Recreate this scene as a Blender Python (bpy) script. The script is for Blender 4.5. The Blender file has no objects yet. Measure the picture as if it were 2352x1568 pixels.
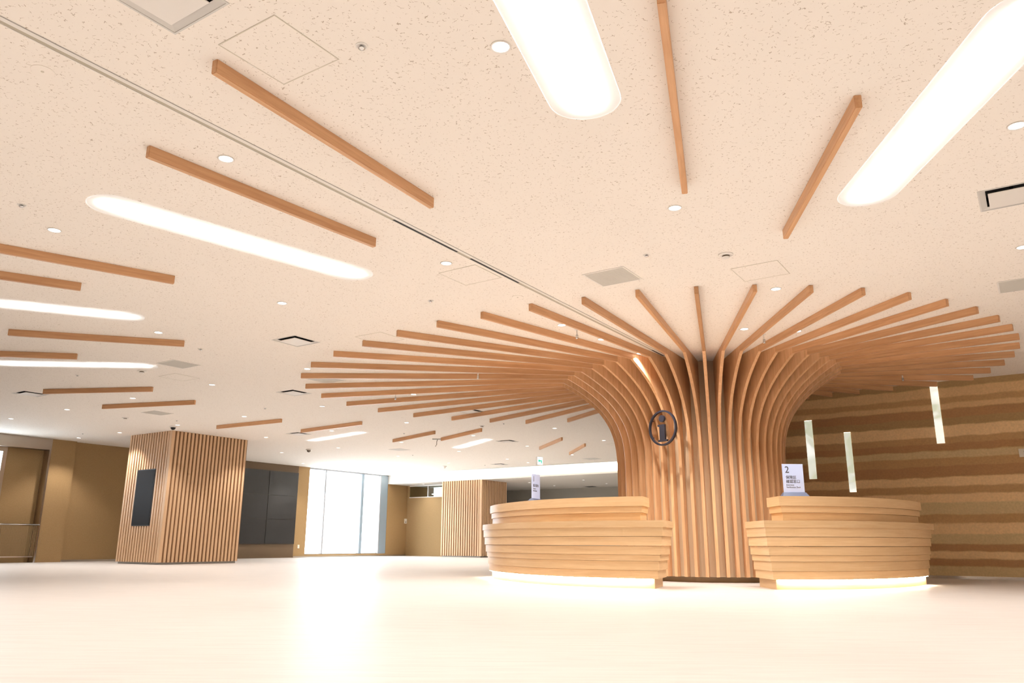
import bpy, bmesh, math, random
from mathutils import Vector, Matrix
random.seed(7)
SC = bpy.context.scene
COL = SC.collection
PI = math.pi

# ---------------------------------------------------------------- camera
CH = 0.524                      # camera height
ZC = 3.124                      # ceiling height
FPX = 1793.45                   # focal length in pixels of the 2352 px wide frame
PITCH, ROLL = math.radians(14.4444), math.radians(0.1971)
_f = Vector((0, math.cos(PITCH), math.sin(PITCH)))
_u = Vector((0, -math.sin(PITCH), math.cos(PITCH)))
_r = Vector((1, 0, 0))
CR = _r*math.cos(ROLL) + _u*math.sin(ROLL)
CU = -_r*math.sin(ROLL) + _u*math.cos(ROLL)
cam_d = bpy.data.cameras.new('camera')
cam = bpy.data.objects.new('camera', cam_d)
COL.objects.link(cam)
cam_d.sensor_width = 36.0
cam_d.lens = FPX/2352*36.0
cam_d.clip_start, cam_d.clip_end = 0.05, 300
cam.matrix_world = Matrix(((CR.x, CU.x, -_f.x, 0), (CR.y, CU.y, -_f.y, 0), (CR.z, CU.z, -_f.z, CH), (0, 0, 0, 1)))
SC.camera = cam

# ---------------------------------------------------------------- world, exposure, lamps' strengths
wd = bpy.data.worlds.new('daylight'); SC.world = wd; wd.use_nodes = True
wb = wd.node_tree.nodes['Background']
wb.inputs[0].default_value = (0.80, 0.91, 1.0, 1)
wb.inputs[1].default_value = 10.0
SC.view_settings.view_transform = 'Standard'
SC.view_settings.look = 'None'
SC.view_settings.gamma = 1.0
SC.view_settings.use_curve_mapping = False
SC.view_settings.exposure = 0.42
DOWN_W = 112.0                   # watts of one downlight
DOWN_COL = (1.0, 0.945, 0.885)
SLOT_E = 75.0                    # luminous ceiling slots
COVE_W = 330.0
STRIP_E = 75.0                  # warm strip under the desks
SC.cycles.max_bounces = 6
SC.cycles.diffuse_bounces = 4
SC.cycles.glossy_bounces = 2
SC.cycles.adaptive_threshold = 0.07
SC.cycles.caustics_reflective = False
SC.cycles.caustics_refractive = False
SC.cycles.blur_glossy = 1.0
SC.cycles.sample_clamp_indirect = 6.0

# ---------------------------------------------------------------- measuring helpers
def at(px, py, z):
    """point of the horizontal plane at height z seen at pixel (px, py) of the photograph"""
    d = CR*((px-1176)/FPX) + CU*((784-py)/FPX) + _f
    t = (z-CH)/d.z
    return Vector((d.x*t, d.y*t, z))
def ce(px, py):
    return at(px, py, ZC)
AN = math.radians(56.5)
U = Vector((math.cos(AN), math.sin(AN), 0))       # the two directions of the building's grid
V = Vector((math.sin(AN), -math.cos(AN), 0))
UP = Vector((0, 0, 1))
def uv(u, v, z=0.0):
    return U*u + V*v + UP*z

# ---------------------------------------------------------------- materials
def mat(name):
    m = bpy.data.materials.new(name); m.use_nodes = True
    nt = m.node_tree
    return m, nt, nt.nodes['Principled BSDF']
def N(nt, typ, **kw):
    n = nt.nodes.new(typ)
    for k, v in kw.items(): setattr(n, k, v)
    return n
def plain(name, col, rough=0.5, metal=0.0, spec=0.5):
    m, nt, b = mat(name)
    b.inputs['Base Color'].default_value = (*col, 1)
    b.inputs['Roughness'].default_value = rough
    b.inputs['Metallic'].default_value = metal
    b.inputs['Specular IOR Level'].default_value = spec
    # a slight unevenness of the surface
    no = N(nt, 'ShaderNodeTexNoise'); no.inputs['Scale'].default_value = 90
    bp = N(nt, 'ShaderNodeBump'); bp.inputs['Strength'].default_value = 0.03; bp.inputs['Distance'].default_value = 0.01
    tc = N(nt, 'ShaderNodeTexCoord')
    nt.links.new(tc.outputs['Object'], no.inputs['Vector'])
    nt.links.new(no.outputs['Fac'], bp.inputs['Height'])
    nt.links.new(bp.outputs['Normal'], b.inputs['Normal'])
    return m
def emit(name, col, strength):
    m, nt, b = mat(name)
    b.inputs['Base Color'].default_value = (*col, 1)
    b.inputs['Emission Color'].default_value = (*col, 1)
    b.inputs['Emission Strength'].default_value = strength
    return m
def ramp(nt, stops, interp='LINEAR'):
    r = N(nt, 'ShaderNodeValToRGB'); r.color_ramp.interpolation = interp
    e = r.color_ramp.elements
    while len(e) > 1: e.remove(e[-1])
    e[0].position = stops[0][0]; e[0].color = (*stops[0][1], 1)
    for p, c in stops[1:]:
        k = e.new(p); k.color = (*c, 1)
    return r
def wood(name, dark, light, axis, rough=0.42, scale=1.0, var=0.10):
    """long grain along one object axis; each board differs a little"""
    m, nt, b = mat(name)
    tc = N(nt, 'ShaderNodeTexCoord'); oi = N(nt, 'ShaderNodeObjectInfo')
    ad = N(nt, 'ShaderNodeVectorMath', operation='MULTIPLY_ADD')
    nt.links.new(oi.outputs['Random'], ad.inputs[0]); ad.inputs[1].default_value = (31.0, 17.0, 23.0)
    nt.links.new(tc.outputs['Object'], ad.inputs[2])
    mp = N(nt, 'ShaderNodeMapping')
    s = [16.0*scale]*3
    for a_ in axis: s['xyz'.index(a_)] = 0.9*scale
    mp.inputs['Scale'].default_value = s
    nt.links.new(ad.outputs[0], mp.inputs['Vector'])
    n1 = N(nt, 'ShaderNodeTexNoise'); n1.inputs['Scale'].default_value = 1.6; n1.inputs['Detail'].default_value = 5; n1.inputs['Distortion'].default_value = 0.9
    n2 = N(nt, 'ShaderNodeTexNoise'); n2.inputs['Scale'].default_value = 9.0; n2.inputs['Detail'].default_value = 3
    nt.links.new(mp.outputs[0], n1.inputs['Vector']); nt.links.new(mp.outputs[0], n2.inputs['Vector'])
    mx = N(nt, 'ShaderNodeMath', operation='MULTIPLY_ADD'); mx.inputs[1].default_value = 0.3
    nt.links.new(n2.outputs['Fac'], mx.inputs[0]); nt.links.new(n1.outputs['Fac'], mx.inputs[2])
    r = ramp(nt, [(0.38, dark), (0.86, light)])
    nt.links.new(mx.outputs[0], r.inputs['Fac'])
    hs = N(nt, 'ShaderNodeHueSaturation')
    mr = N(nt, 'ShaderNodeMapRange'); mr.inputs['To Min'].default_value = 1-var; mr.inputs['To Max'].default_value = 1+var
    nt.links.new(oi.outputs['Random'], mr.inputs['Value']); nt.links.new(mr.outputs[0], hs.inputs['Value'])
    nt.links.new(r.outputs[0], hs.inputs['Color']); nt.links.new(hs.outputs[0], b.inputs['Base Color'])
    b.inputs['Roughness'].default_value = rough
    b.inputs['Specular IOR Level'].default_value = 0.35
    return m
WD, WL = (0.53, 0.275, 0.13), (0.69, 0.40, 0.21)
M = {}
M['wood_x'] = wood('oak_along_x', WD, WL, 'x')
M['wood_z'] = wood('oak_along_z', (0.62, 0.345, 0.175), (0.78, 0.48, 0.265), 'z')
M['desk_x'] = wood('ash_board', (0.69, 0.45, 0.235), (0.78, 0.55, 0.315), 'xy', var=0.07, scale=1.3)
M['slat'] = wood('ash_slat', (0.62, 0.40, 0.235), (0.74, 0.50, 0.31), 'z', var=0.03)
M['slat_back'] = wood('ash_backing', (0.21, 0.105, 0.048), (0.26, 0.135, 0.065), 'z', var=0.03)  # brown backing wood, darkened further to paint the shade between the slats
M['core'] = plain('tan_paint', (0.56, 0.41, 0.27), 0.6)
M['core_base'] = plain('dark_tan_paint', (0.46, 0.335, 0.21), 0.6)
M['white_metal'] = plain('white_enamel', (0.80, 0.76, 0.71), 0.4)
M['grey_metal'] = plain('grey_enamel', (0.46, 0.44, 0.41), 0.45)
M['black'] = plain('black_void', (0.012, 0.012, 0.012), 0.6)
M['chrome'] = plain('chrome', (0.72, 0.72, 0.72), 0.15, 1.0)
M['steel'] = plain('brushed_steel', (0.50, 0.44, 0.37), 0.32, 1.0)
M['dark_steel'] = plain('dark_steel', (0.16, 0.125, 0.09), 0.35, 0.6)
M['navy'] = plain('dark_navy_letter', (0.028, 0.028, 0.043), 0.45)
M['sign_base'] = plain('slate_blue_base', (0.10, 0.125, 0.205), 0.4)
M['ink'] = plain('dark_ink', (0.05, 0.045, 0.055), 0.6)
M['screen'] = plain('black_glass', (0.038, 0.037, 0.037), 0.35, 0.0, 0.2)
M['monitor'] = plain('black_monitor', (0.017, 0.014, 0.014), 0.5, 0.0, 0.12)
M['bezel'] = plain('dark_bezel', (0.028, 0.020, 0.016), 0.4)
M['brown_panel'] = plain('brown_panel', (0.135, 0.083, 0.042), 0.6)
M['plate'] = plain('ivory_plate', (0.78, 0.73, 0.62), 0.35)
M['frame_alu'] = plain('aluminium_frame', (0.34, 0.345, 0.36), 0.5, 0.0)
M['frame_pale'] = plain('pale_blue_frame', (0.27, 0.335, 0.39), 0.5)
M['grey_wall'] = plain('grey_wall', (0.50, 0.48, 0.43), 0.7)
M['grey_ceiling'] = plain('grey_ceiling', (0.70, 0.66, 0.60), 0.8)
M['fascia'] = plain('white_fascia', (0.86, 0.84, 0.80), 0.7)
M['lens'] = emit('lamp_lens', (1.0, 0.97, 0.93), 4.5)
for k_ in ('lens',): M[k_].cycles.emission_sampling = 'NONE'
M['slot_lamp'] = emit('slot_lamp_diffuser', (1.0, 0.985, 0.96), SLOT_E)
M['strip_lamp'] = emit('warm_strip', (1.0, 0.91, 0.75), STRIP_E)
M['tube_lamp'] = emit('tube_lamp', (1.0, 0.97, 0.92), 3.5)
M['exit_face'] = emit('exit_face', (0.86, 0.98, 1.0), 0.95)
M['exit_green'] = emit('exit_green', (0.02, 0.62, 0.38), 0.5)
for k_ in ('tube_lamp', 'exit_face', 'exit_green'): M[k_].cycles.emission_sampling = 'NONE'
def sign_white():
    m, nt, b = mat('white_acrylic')
    b.inputs['Base Color'].default_value = (0.56, 0.67, 0.98, 1)
    b.inputs['Roughness'].default_value = 0.3
    no = N(nt, 'ShaderNodeTexNoise'); no.inputs['Scale'].default_value = 40
    bp = N(nt, 'ShaderNodeBump'); bp.inputs['Strength'].default_value = 0.01
    nt.links.new(no.outputs['Fac'], bp.inputs['Height']); nt.links.new(bp.outputs['Normal'], b.inputs['Normal'])
    return m
M['sign_white'] = sign_white()

def ceiling_mat():
    m, nt, b = mat('rockwool_ceiling_board')
    tc = N(nt, 'ShaderNodeTexCoord')
    vo = N(nt, 'ShaderNodeTexVoronoi', feature='DISTANCE_TO_EDGE'); vo.inputs['Scale'].default_value = 34
    wn = N(nt, 'ShaderNodeTexNoise'); wn.inputs['Scale'].default_value = 30; wn.inputs['Detail'].default_value = 2
    va = N(nt, 'ShaderNodeVectorMath', operation='MULTIPLY_ADD')
    nt.links.new(tc.outputs['Object'], wn.inputs['Vector'])
    nt.links.new(wn.outputs['Color'], va.inputs[0]); va.inputs[1].default_value = (0.03, 0.03, 0.0)
    nt.links.new(tc.outputs['Object'], va.inputs[2]); nt.links.new(va.outputs[0], vo.inputs['Vector'])
    l = N(nt, 'ShaderNodeMath', operation='LESS_THAN'); l.inputs[1].default_value = 0.034
    nt.links.new(vo.outputs['Distance'], l.inputs[0])
    no = N(nt, 'ShaderNodeTexNoise'); no.inputs['Scale'].default_value = 46; no.inputs['Detail'].default_value = 2
    nt.links.new(tc.outputs['Object'], no.inputs['Vector'])
    g = N(nt, 'ShaderNodeMath', operation='GREATER_THAN'); g.inputs[1].default_value = 0.60
    nt.links.new(no.outputs['Fac'], g.inputs[0])
    mu = N(nt, 'ShaderNodeMath', operation='MULTIPLY')
    nt.links.new(l.outputs[0], mu.inputs[0]); nt.links.new(g.outputs[0], mu.inputs[1])
    mx = N(nt, 'ShaderNodeMix', data_type='RGBA')
    mx.inputs['A'].default_value = (0.90, 0.835, 0.76, 1); mx.inputs['B'].default_value = (0.54, 0.45, 0.37, 1)
    nt.links.new(mu.outputs[0], mx.inputs['Factor']); nt.links.new(mx.outputs['Result'], b.inputs['Base Color'])
    b.inputs['Roughness'].default_value = 0.9; b.inputs['Specular IOR Level'].default_value = 0.1
    return m
M['ceiling'] = ceiling_mat()
def plain_ceiling():
    m, nt, b = mat('smooth_trough_paint')
    b.inputs['Base Color'].default_value = (0.90, 0.835, 0.76, 1)
    b.inputs['Roughness'].default_value = 0.9; b.inputs['Specular IOR Level'].default_value = 0.1
    no = N(nt, 'ShaderNodeTexNoise'); no.inputs['Scale'].default_value = 50
    bp = N(nt, 'ShaderNodeBump'); bp.inputs['Strength'].default_value = 0.01
    nt.links.new(no.outputs['Fac'], bp.inputs['Height']); nt.links.new(bp.outputs['Normal'], b.inputs['Normal'])
    return m
M['trough'] = plain_ceiling()
def floor_mat():
    m, nt, b = mat('beige_marbled_vinyl')
    tc = N(nt, 'ShaderNodeTexCoord'); mp = N(nt, 'ShaderNodeMapping')
    mp.inputs['Rotation'].default_value = (0, 0, 0.12); mp.inputs['Scale'].default_value = (2.2, 26, 1)
    no = N(nt, 'ShaderNodeTexNoise'); no.inputs['Scale'].default_value = 1.0; no.inputs['Detail'].default_value = 6; no.inputs['Distortion'].default_value = 0.6
    r = ramp(nt, [(0.30, (0.59, 0.545, 0.515)), (0.62, (0.65, 0.61, 0.58))])
    nt.links.new(tc.outputs['Object'], mp.inputs['Vector']); nt.links.new(mp.outputs[0], no.inputs['Vector'])
    nt.links.new(no.outputs['Fac'], r.inputs['Fac']); nt.links.new(r.outputs[0], b.inputs['Base Color'])
    b.inputs['Roughness'].default_value = 0.42; b.inputs['Specular IOR Level'].default_value = 0.3
    return m
M['floor'] = floor_mat()
def wall_mat():
    m, nt, b = mat('ochre_fabric_wall')
    tc = N(nt, 'ShaderNodeTexCoord')
    no = N(nt, 'ShaderNodeTexNoise'); no.inputs['Scale'].default_value = 70; no.inputs['Detail'].default_value = 4
    r = ramp(nt, [(0.3, (0.34, 0.215, 0.098)), (0.7, (0.41, 0.265, 0.128))])
    nt.links.new(tc.outputs['Object'], no.inputs['Vector']); nt.links.new(no.outputs['Fac'], r.inputs['Fac'])
    nt.links.new(r.outputs[0], b.inputs['Base Color'])
    b.inputs['Roughness'].default_value = 0.75; b.inputs['Specular IOR Level'].default_value = 0.2
    return m
M['wall'] = wall_mat()
def earth_mat():
    """rammed earth: wavy layers of clay, each with its own colour"""
    m, nt, b = mat('rammed_earth_layers')
    zs = [3.144, 3.022, 2.855, 2.755, 2.667, 2.513, 2.393, 2.223, 2.11, 1.997, 1.883, 1.743, 1.572, 1.433, 1.306, 1.169, 0.979, 0.843, 0.687, 0.531, 0.422, 0.31, 0.191, 0.0]
    tan, lt, ol, rd, br, gt = (0.74, 0.49, 0.25), (0.86, 0.60, 0.325), (0.45, 0.295, 0.14), (0.47, 0.265, 0.125), (0.55, 0.335, 0.16), (0.67, 0.50, 0.27)
    cs = [ol, tan, br, tan, rd, ol, lt, br, rd, gt, br, rd, lt, br, lt, gt, br, lt, gt, rd, lt, rd, gt]
    tc = N(nt, 'ShaderNodeTexCoord'); sx = N(nt, 'ShaderNodeSeparateXYZ')
    nt.links.new(tc.outputs['Object'], sx.inputs[0])
    mp = N(nt, 'ShaderNodeMapping'); mp.inputs['Scale'].default_value = (2.4, 2.4, 5.0)
    nt.links.new(tc.outputs['Object'], mp.inputs['Vector'])
    no = N(nt, 'ShaderNodeTexNoise'); no.inputs['Scale'].default_value = 1.0; no.inputs['Detail'].default_value = 6; no.inputs['Roughness'].default_value = 0.6
    nt.links.new(mp.outputs[0], no.inputs['Vector'])
    of = N(nt, 'ShaderNodeMath', operation='MULTIPLY_ADD'); of.inputs[1].default_value = 0.07; of.inputs[2].default_value = -0.035
    nt.links.new(no.outputs['Fac'], of.inputs[0])
    sm = N(nt, 'ShaderNodeMath', operation='ADD')
    nt.links.new(sx.outputs['Z'], sm.inputs[0]); nt.links.new(of.outputs[0], sm.inputs[1])
    dv = N(nt, 'ShaderNodeMath', operation='DIVIDE'); dv.inputs[1].default_value = 3.2
    nt.links.new(sm.outputs[0], dv.inputs[0])
    stops = []
    e = 0.0035
    low = list(reversed(list(zip(zs[1:], cs))))          # (lower edge, colour) from the floor up
    stops.append((0.0, low[0][1]))
    for (z0, c0), (z1, c1) in zip(low[:-1], low[1:]):
        stops.append((z1/3.2, c1))
    # a colour ramp holds 32 stops: hard edges keep to one stop per layer
    r = ramp(nt, stops[:32], 'CONSTANT')
    # a second ramp shifted by a few millimetres softens the edge
    sh = N(nt, 'ShaderNodeMath', operation='ADD'); sh.inputs[1].default_value = 0.004
    nt.links.new(dv.outputs[0], sh.inputs[0])
    r2 = ramp(nt, stops[:32], 'CONSTANT')
    nt.links.new(dv.outputs[0], r.inputs['Fac']); nt.links.new(sh.outputs[0], r2.inputs['Fac'])
    mx = N(nt, 'ShaderNodeMix', data_type='RGBA'); mx.inputs['Factor'].default_value = 0.5
    nt.links.new(r.outputs[0], mx.inputs['A']); nt.links.new(r2.outputs[0], mx.inputs['B'])
    gr = N(nt, 'ShaderNodeTexNoise'); gr.inputs['Scale'].default_value = 34; gr.inputs['Detail'].default_value = 5
    nt.links.new(tc.outputs['Object'], gr.inputs['Vector'])
    hs = N(nt, 'ShaderNodeHueSaturation'); mr = N(nt, 'ShaderNodeMapRange')
    mr.inputs['To Min'].default_value = 0.80; mr.inputs['To Max'].default_value = 1.2
    nt.links.new(gr.outputs['Fac'], mr.inputs['Value']); nt.links.new(mr.outputs[0], hs.inputs['Value'])
    nt.links.new(mx.outputs['Result'], hs.inputs['Color']); nt.links.new(hs.outputs[0], b.inputs['Base Color'])
    bp = N(nt, 'ShaderNodeBump'); bp.inputs['Strength'].default_value = 0.25; bp.inputs['Distance'].default_value = 0.01
    nt.links.new(gr.outputs['Fac'], bp.inputs['Height']); nt.links.new(bp.outputs['Normal'], b.inputs['Normal'])
    b.inputs['Roughness'].default_value = 0.9; b.inputs['Specular IOR Level'].default_value = 0.15
    return m
M['earth'] = earth_mat()
def glass_mat(name, tint, refl):
    m, nt, b = mat(name)
    nt.nodes.remove(b)
    out = nt.nodes['Material Output']
    tr = N(nt, 'ShaderNodeBsdfTransparent'); tr.inputs[0].default_value = (*tint, 1)
    gl = N(nt, 'ShaderNodeBsdfGlossy'); gl.inputs['Roughness'].default_value = 0.02
    ms = N(nt, 'ShaderNodeMixShader'); ms.inputs[0].default_value = refl
    nt.links.new(tr.outputs[0], ms.inputs[1]); nt.links.new(gl.outputs[0], ms.inputs[2])
    nt.links.new(ms.outputs[0], out.inputs[0])
    return m
M['glass'] = glass_mat('clear_glass', (0.97, 0.99, 1.0), 0.05)
M['dim_glass'] = glass_mat('greenish_glass', (0.86, 0.90, 0.86), 0.10)
def onyx_mat():
    m, nt, b = mat('lit_marbled_glass')
    tc = N(nt, 'ShaderNodeTexCoord')
    wv = N(nt, 'ShaderNodeTexNoise'); wv.inputs['Scale'].default_value = 1.7; wv.inputs['Distortion'].default_value = 1.2; wv.inputs['Detail'].default_value = 2
    oi = N(nt, 'ShaderNodeObjectInfo'); va = N(nt, 'ShaderNodeVectorMath', operation='MULTIPLY_ADD')
    nt.links.new(oi.outputs['Random'], va.inputs[0]); va.inputs[1].default_value = (9, 7, 5)
    nt.links.new(tc.outputs['Object'], va.inputs[2]); nt.links.new(va.outputs[0], wv.inputs['Vector'])
    r = ramp(nt, [(0.38, (0.58, 0.61, 0.47)), (0.64, (0.97, 1.0, 0.94))])
    nt.links.new(wv.outputs['Fac'], r.inputs['Fac'])
    nt.links.new(r.outputs[0], b.inputs['Base Color']); nt.links.new(r.outputs[0], b.inputs['Emission Color'])
    b.inputs['Emission Strength'].default_value = 0.62
    b.inputs['Roughness'].default_value = 0.25
    m.cycles.emission_sampling = 'NONE'
    return m
M['onyx'] = onyx_mat()
def grille_mat():
    m, nt, b = mat('grille_dark')
    b.inputs['Base Color'].default_value = (0.34, 0.33, 0.31, 1); b.inputs['Roughness'].default_value = 0.6
    no = N(nt, 'ShaderNodeTexNoise'); no.inputs['Scale'].default_value = 60
    bp = N(nt, 'ShaderNodeBump'); bp.inputs['Strength'].default_value = 0.02
    nt.links.new(no.outputs['Fac'], bp.inputs['Height']); nt.links.new(bp.outputs['Normal'], b.inputs['Normal'])
    return m
M['grille_dark'] = grille_mat()

# ---------------------------------------------------------------- mesh helpers
def obj(name, bm, m, parent=None, loc=None, smooth=False, world=True):
    """link a bmesh as ONE mesh object; vertices are given in world space and moved into the parent's"""
    me = bpy.data.meshes.new(name)
    if parent is not None and world:
        o0 = parent.matrix_world_cache if hasattr(parent, 'matrix_world_cache') else ORG.get(parent.name, Vector((0, 0, 0)))
        bmesh.ops.translate(bm, verts=bm.verts, vec=-o0)
    elif loc is not None and world:
        bmesh.ops.translate(bm, verts=bm.verts, vec=-Vector(loc))
    bmesh.ops.recalc_face_normals(bm, faces=bm.faces)
    bm.to_mesh(me); bm.free()
    if smooth:
        for p in me.polygons: p.use_smooth = True
    me.materials.append(m if not isinstance(m, str) else M[m])
    o = bpy.data.objects.new(name, me); COL.objects.link(o)
    if parent is not None: o.parent = parent
    elif loc is not None: o.location = loc
    ORG[o.name] = ORG.get(parent.name, Vector((0, 0, 0))) if (parent is not None and world) else (Vector(loc) if loc is not None else Vector((0, 0, 0)))
    return o
ORG = {}
def tag(o, label, cat, group=None, kind=None):
    o['label'] = label; o['category'] = cat
    if group: o['group'] = group
    if kind: o['kind'] = kind
    return o
def thing(name, label, cat, loc=(0, 0, 0), rz=0.0, group=None):
    o = bpy.data.objects.new(name, None); COL.objects.link(o)
    o.empty_display_size = 0.1
    o.location = loc; o.rotation_euler = (0, 0, rz)
    ORG[o.name] = Vector(loc)
    return tag(o, label, cat, group)
def struct(name, bm, m, parent=None, smooth=False):
    o = obj(name, bm, m, parent, smooth=smooth)
    if parent is None: o['kind'] = 'structure'
    return o
def dup(root, loc, rz=0.0, label=None, group=None):
    r = root.copy(); COL.objects.link(r); r.location = loc; r.rotation_euler = (0, 0, rz)
    if label: r['label'] = label
    if group: r['group'] = group
    for ch in list(root.children):
        c = ch.copy(); COL.objects.link(c); c.parent = r
        for g in list(ch.children):
            d = g.copy(); COL.objects.link(d); d.parent = c
    return r
def add_hex(bm, p):                # eight corners: four below, four above
    v = [bm.verts.new(q) for q in p]
    for f in ((3, 2, 1, 0), (4, 5, 6, 7), (0, 1, 5, 4), (1, 2, 6, 5), (2, 3, 7, 6), (3, 0, 4, 7)):
        bm.faces.new([v[i] for i in f])
def add_box(bm, o, ax, ay, az):    # corner o and three edge vectors
    o = Vector(o)
    add_hex(bm, [o, o+ax, o+ax+ay, o+ay, o+az, o+ax+az, o+ax+ay+az, o+ay+az])
def box(o, ax, ay, az):
    bm = bmesh.new(); add_box(bm, o, Vector(ax), Vector(ay), Vector(az)); return bm
def lbox(x0, x1, y0, y1, z0, z1, bev=0.0):
    bm = box((x0, y0, z0), (x1-x0, 0, 0), (0, y1-y0, 0), (0, 0, z1-z0))
    if bev: bmesh.ops.bevel(bm, geom=bm.edges[:], offset=bev, segments=2, affect='EDGES', profile=0.5)
    return bm
def add_lathe(bm, prof, seg=32, c=(0, 0, 0)):
    c = Vector(c); rings = []
    for r, z in prof:
        if r < 1e-6: rings.append([bm.verts.new(c+Vector((0, 0, z)))])
        else: rings.append([bm.verts.new(c+Vector((r*math.cos(2*PI*i/seg), r*math.sin(2*PI*i/seg), z))) for i in range(seg)])
    for a, b in zip(rings[:-1], rings[1:]):
        for i in range(seg):
            j = (i+1) % seg
            if len(a) == 1 and len(b) > 1: bm.faces.new((a[0], b[i], b[j]))
            elif len(b) == 1 and len(a) > 1: bm.faces.new((a[i], a[j], b[0]))
            elif len(a) > 1: bm.faces.new((a[i], a[j], b[j], b[i]))
def lathe(prof, seg=32, c=(0, 0, 0)):
    bm = bmesh.new(); add_lathe(bm, prof, seg, c); return bm
def add_tube(bm, path, r, seg=10):
    rings = []
    n = len(path)
    for i, p in enumerate(path):
        t = (path[min(i+1, n-1)]-path[max(i-1, 0)]).normalized()
        a = t.orthogonal().normalized() if abs(t.z) > 0.9 else t.cross(UP).normalized()
        b = t.cross(a)
        rings.append([bm.verts.new(p+(a*math.cos(2*PI*k/seg)+b*math.sin(2*PI*k/seg))*r) for k in range(seg)])
    for a, b in zip(rings[:-1], rings[1:]):
        for k in range(seg):
            bm.faces.new((a[k], a[(k+1) % seg], b[(k+1) % seg], b[k]))
    bm.faces.new(list(reversed(rings[0]))); bm.faces.new(rings[-1])
def add_prism(bm, pts, z0, z1):    # closed horizontal outline
    lo = [bm.verts.new((p[0], p[1], z0)) for p in pts]; hi = [bm.verts.new((p[0], p[1], z1)) for p in pts]
    n = len(pts)
    for i in range(n): bm.faces.new((lo[i], lo[(i+1) % n], hi[(i+1) % n], hi[i]))
    bm.faces.new(list(reversed(lo))); bm.faces.new(hi)

# ---------------------------------------------------------------- the striped wall's line
WA = ce(1891, 903).xy; WB = ce(2352, 857).xy
WDIR = (WB-WA).normalized(); WN = Vector((-WDIR.y, WDIR.x))        # WN points away from the hall
def wall_pt(s, z, out=0.0):
    p = WA + WDIR*s - WN*out
    return Vector((p.x, p.y, z))

# ---------------------------------------------------------------- luminous slots: plan data, needed for the ceiling's holes
TREE = Vector((3.108, 12.157, 0))
PH0 = -15.093
def rad(k): return math.radians(PH0+7.5*k)
def rdir(k): return Vector((math.sin(rad(k)), -math.cos(rad(k)), 0))
SLOTS = [  # (fin number of its direction, inner radius, length, label)
    (-0.47, 8.15, 2.55, 'long luminous ceiling slot at the top of the photo, left of the near radial batten'),
    (1.58, 6.42, 2.55, 'luminous ceiling slot at the upper right corner, right of the short slanting batten'),
    (-3.94, 6.50, 2.66, 'longest bright ceiling slot, below the pair of slanting battens at upper left'),
    (-6.97, 8.15, 2.55, 'luminous ceiling slot at the left edge, higher of the two cut off there'),
    (-9.54, 8.55, 2.55, 'luminous ceiling slot at the left edge, lower of the two cut off there'),
    (-16.05, 9.50, 2.65, 'luminous ceiling slot above the tall white window'),
    (-18.69, 8.80, 2.45, 'farthest luminous ceiling slot, above the second slatted column'),
]
SLOT_W = 0.22
for _k in (4.6, 7.6, 10.6):        # the ring of slots goes on to the right, outside the photo
    SLOTS.append((_k, 6.4, 2.55, 'luminous ceiling slot of the ring continuing outside the photo on the right'))
def capsule(k, r0, ln, w, n=14):
    d = rdir(k); s = Vector((-d.y, d.x, 0)); a = TREE+d*(r0+w); b = TREE+d*(r0+ln-w)
    pts = []
    for i in range(n+1):
        t = -PI/2 + PI*i/n
        pts.append(b + d*w*math.cos(t) + s*w*math.sin(t))
    for i in range(n+1):
        t = PI/2 + PI*i/n
        pts.append(a + d*w*math.cos(t) + s*w*math.sin(t))
    return pts
def sq(c, h, rot=AN):
    e = Vector((math.cos(rot), math.sin(rot), 0))*h; f = Vector((-math.sin(rot), math.cos(rot), 0))*h
    return [c-e-f, c+e-f, c+e+f, c-e+f]
D0 = ce(403, 79)
DIFFS = [  # air diffusers: centre on the main ceiling, label
    (D0+V*0.225-U*0.225, 'big square air diffuser cut by the top edge of the photo'),
    (ce(2243, 440)+V*0.225*1.0+U*0.225*1.0, 'square air diffuser with open black gap at the right edge of the photo'),
    (ce(680, 783), 'square air diffuser left of the tree canopy tips, higher of two'),
    (ce(675, 901.5), 'square air diffuser left of the tree canopy tips, lower of two'),
    (ce(70, 904), 'square air diffuser at the left edge above the brown wall'),
    (ce(686, 996), 'square air diffuser beside the bright slot above the window'),
    (ce(1080, 944), 'square air diffuser half hidden between two ribs of the canopy'),
    (ce(1165, 1013), 'square air diffuser at the end of the farthest luminous slot'),
    (ce(1147, 1066), 'square air diffuser close to the glowing bulkhead'),
]

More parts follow.
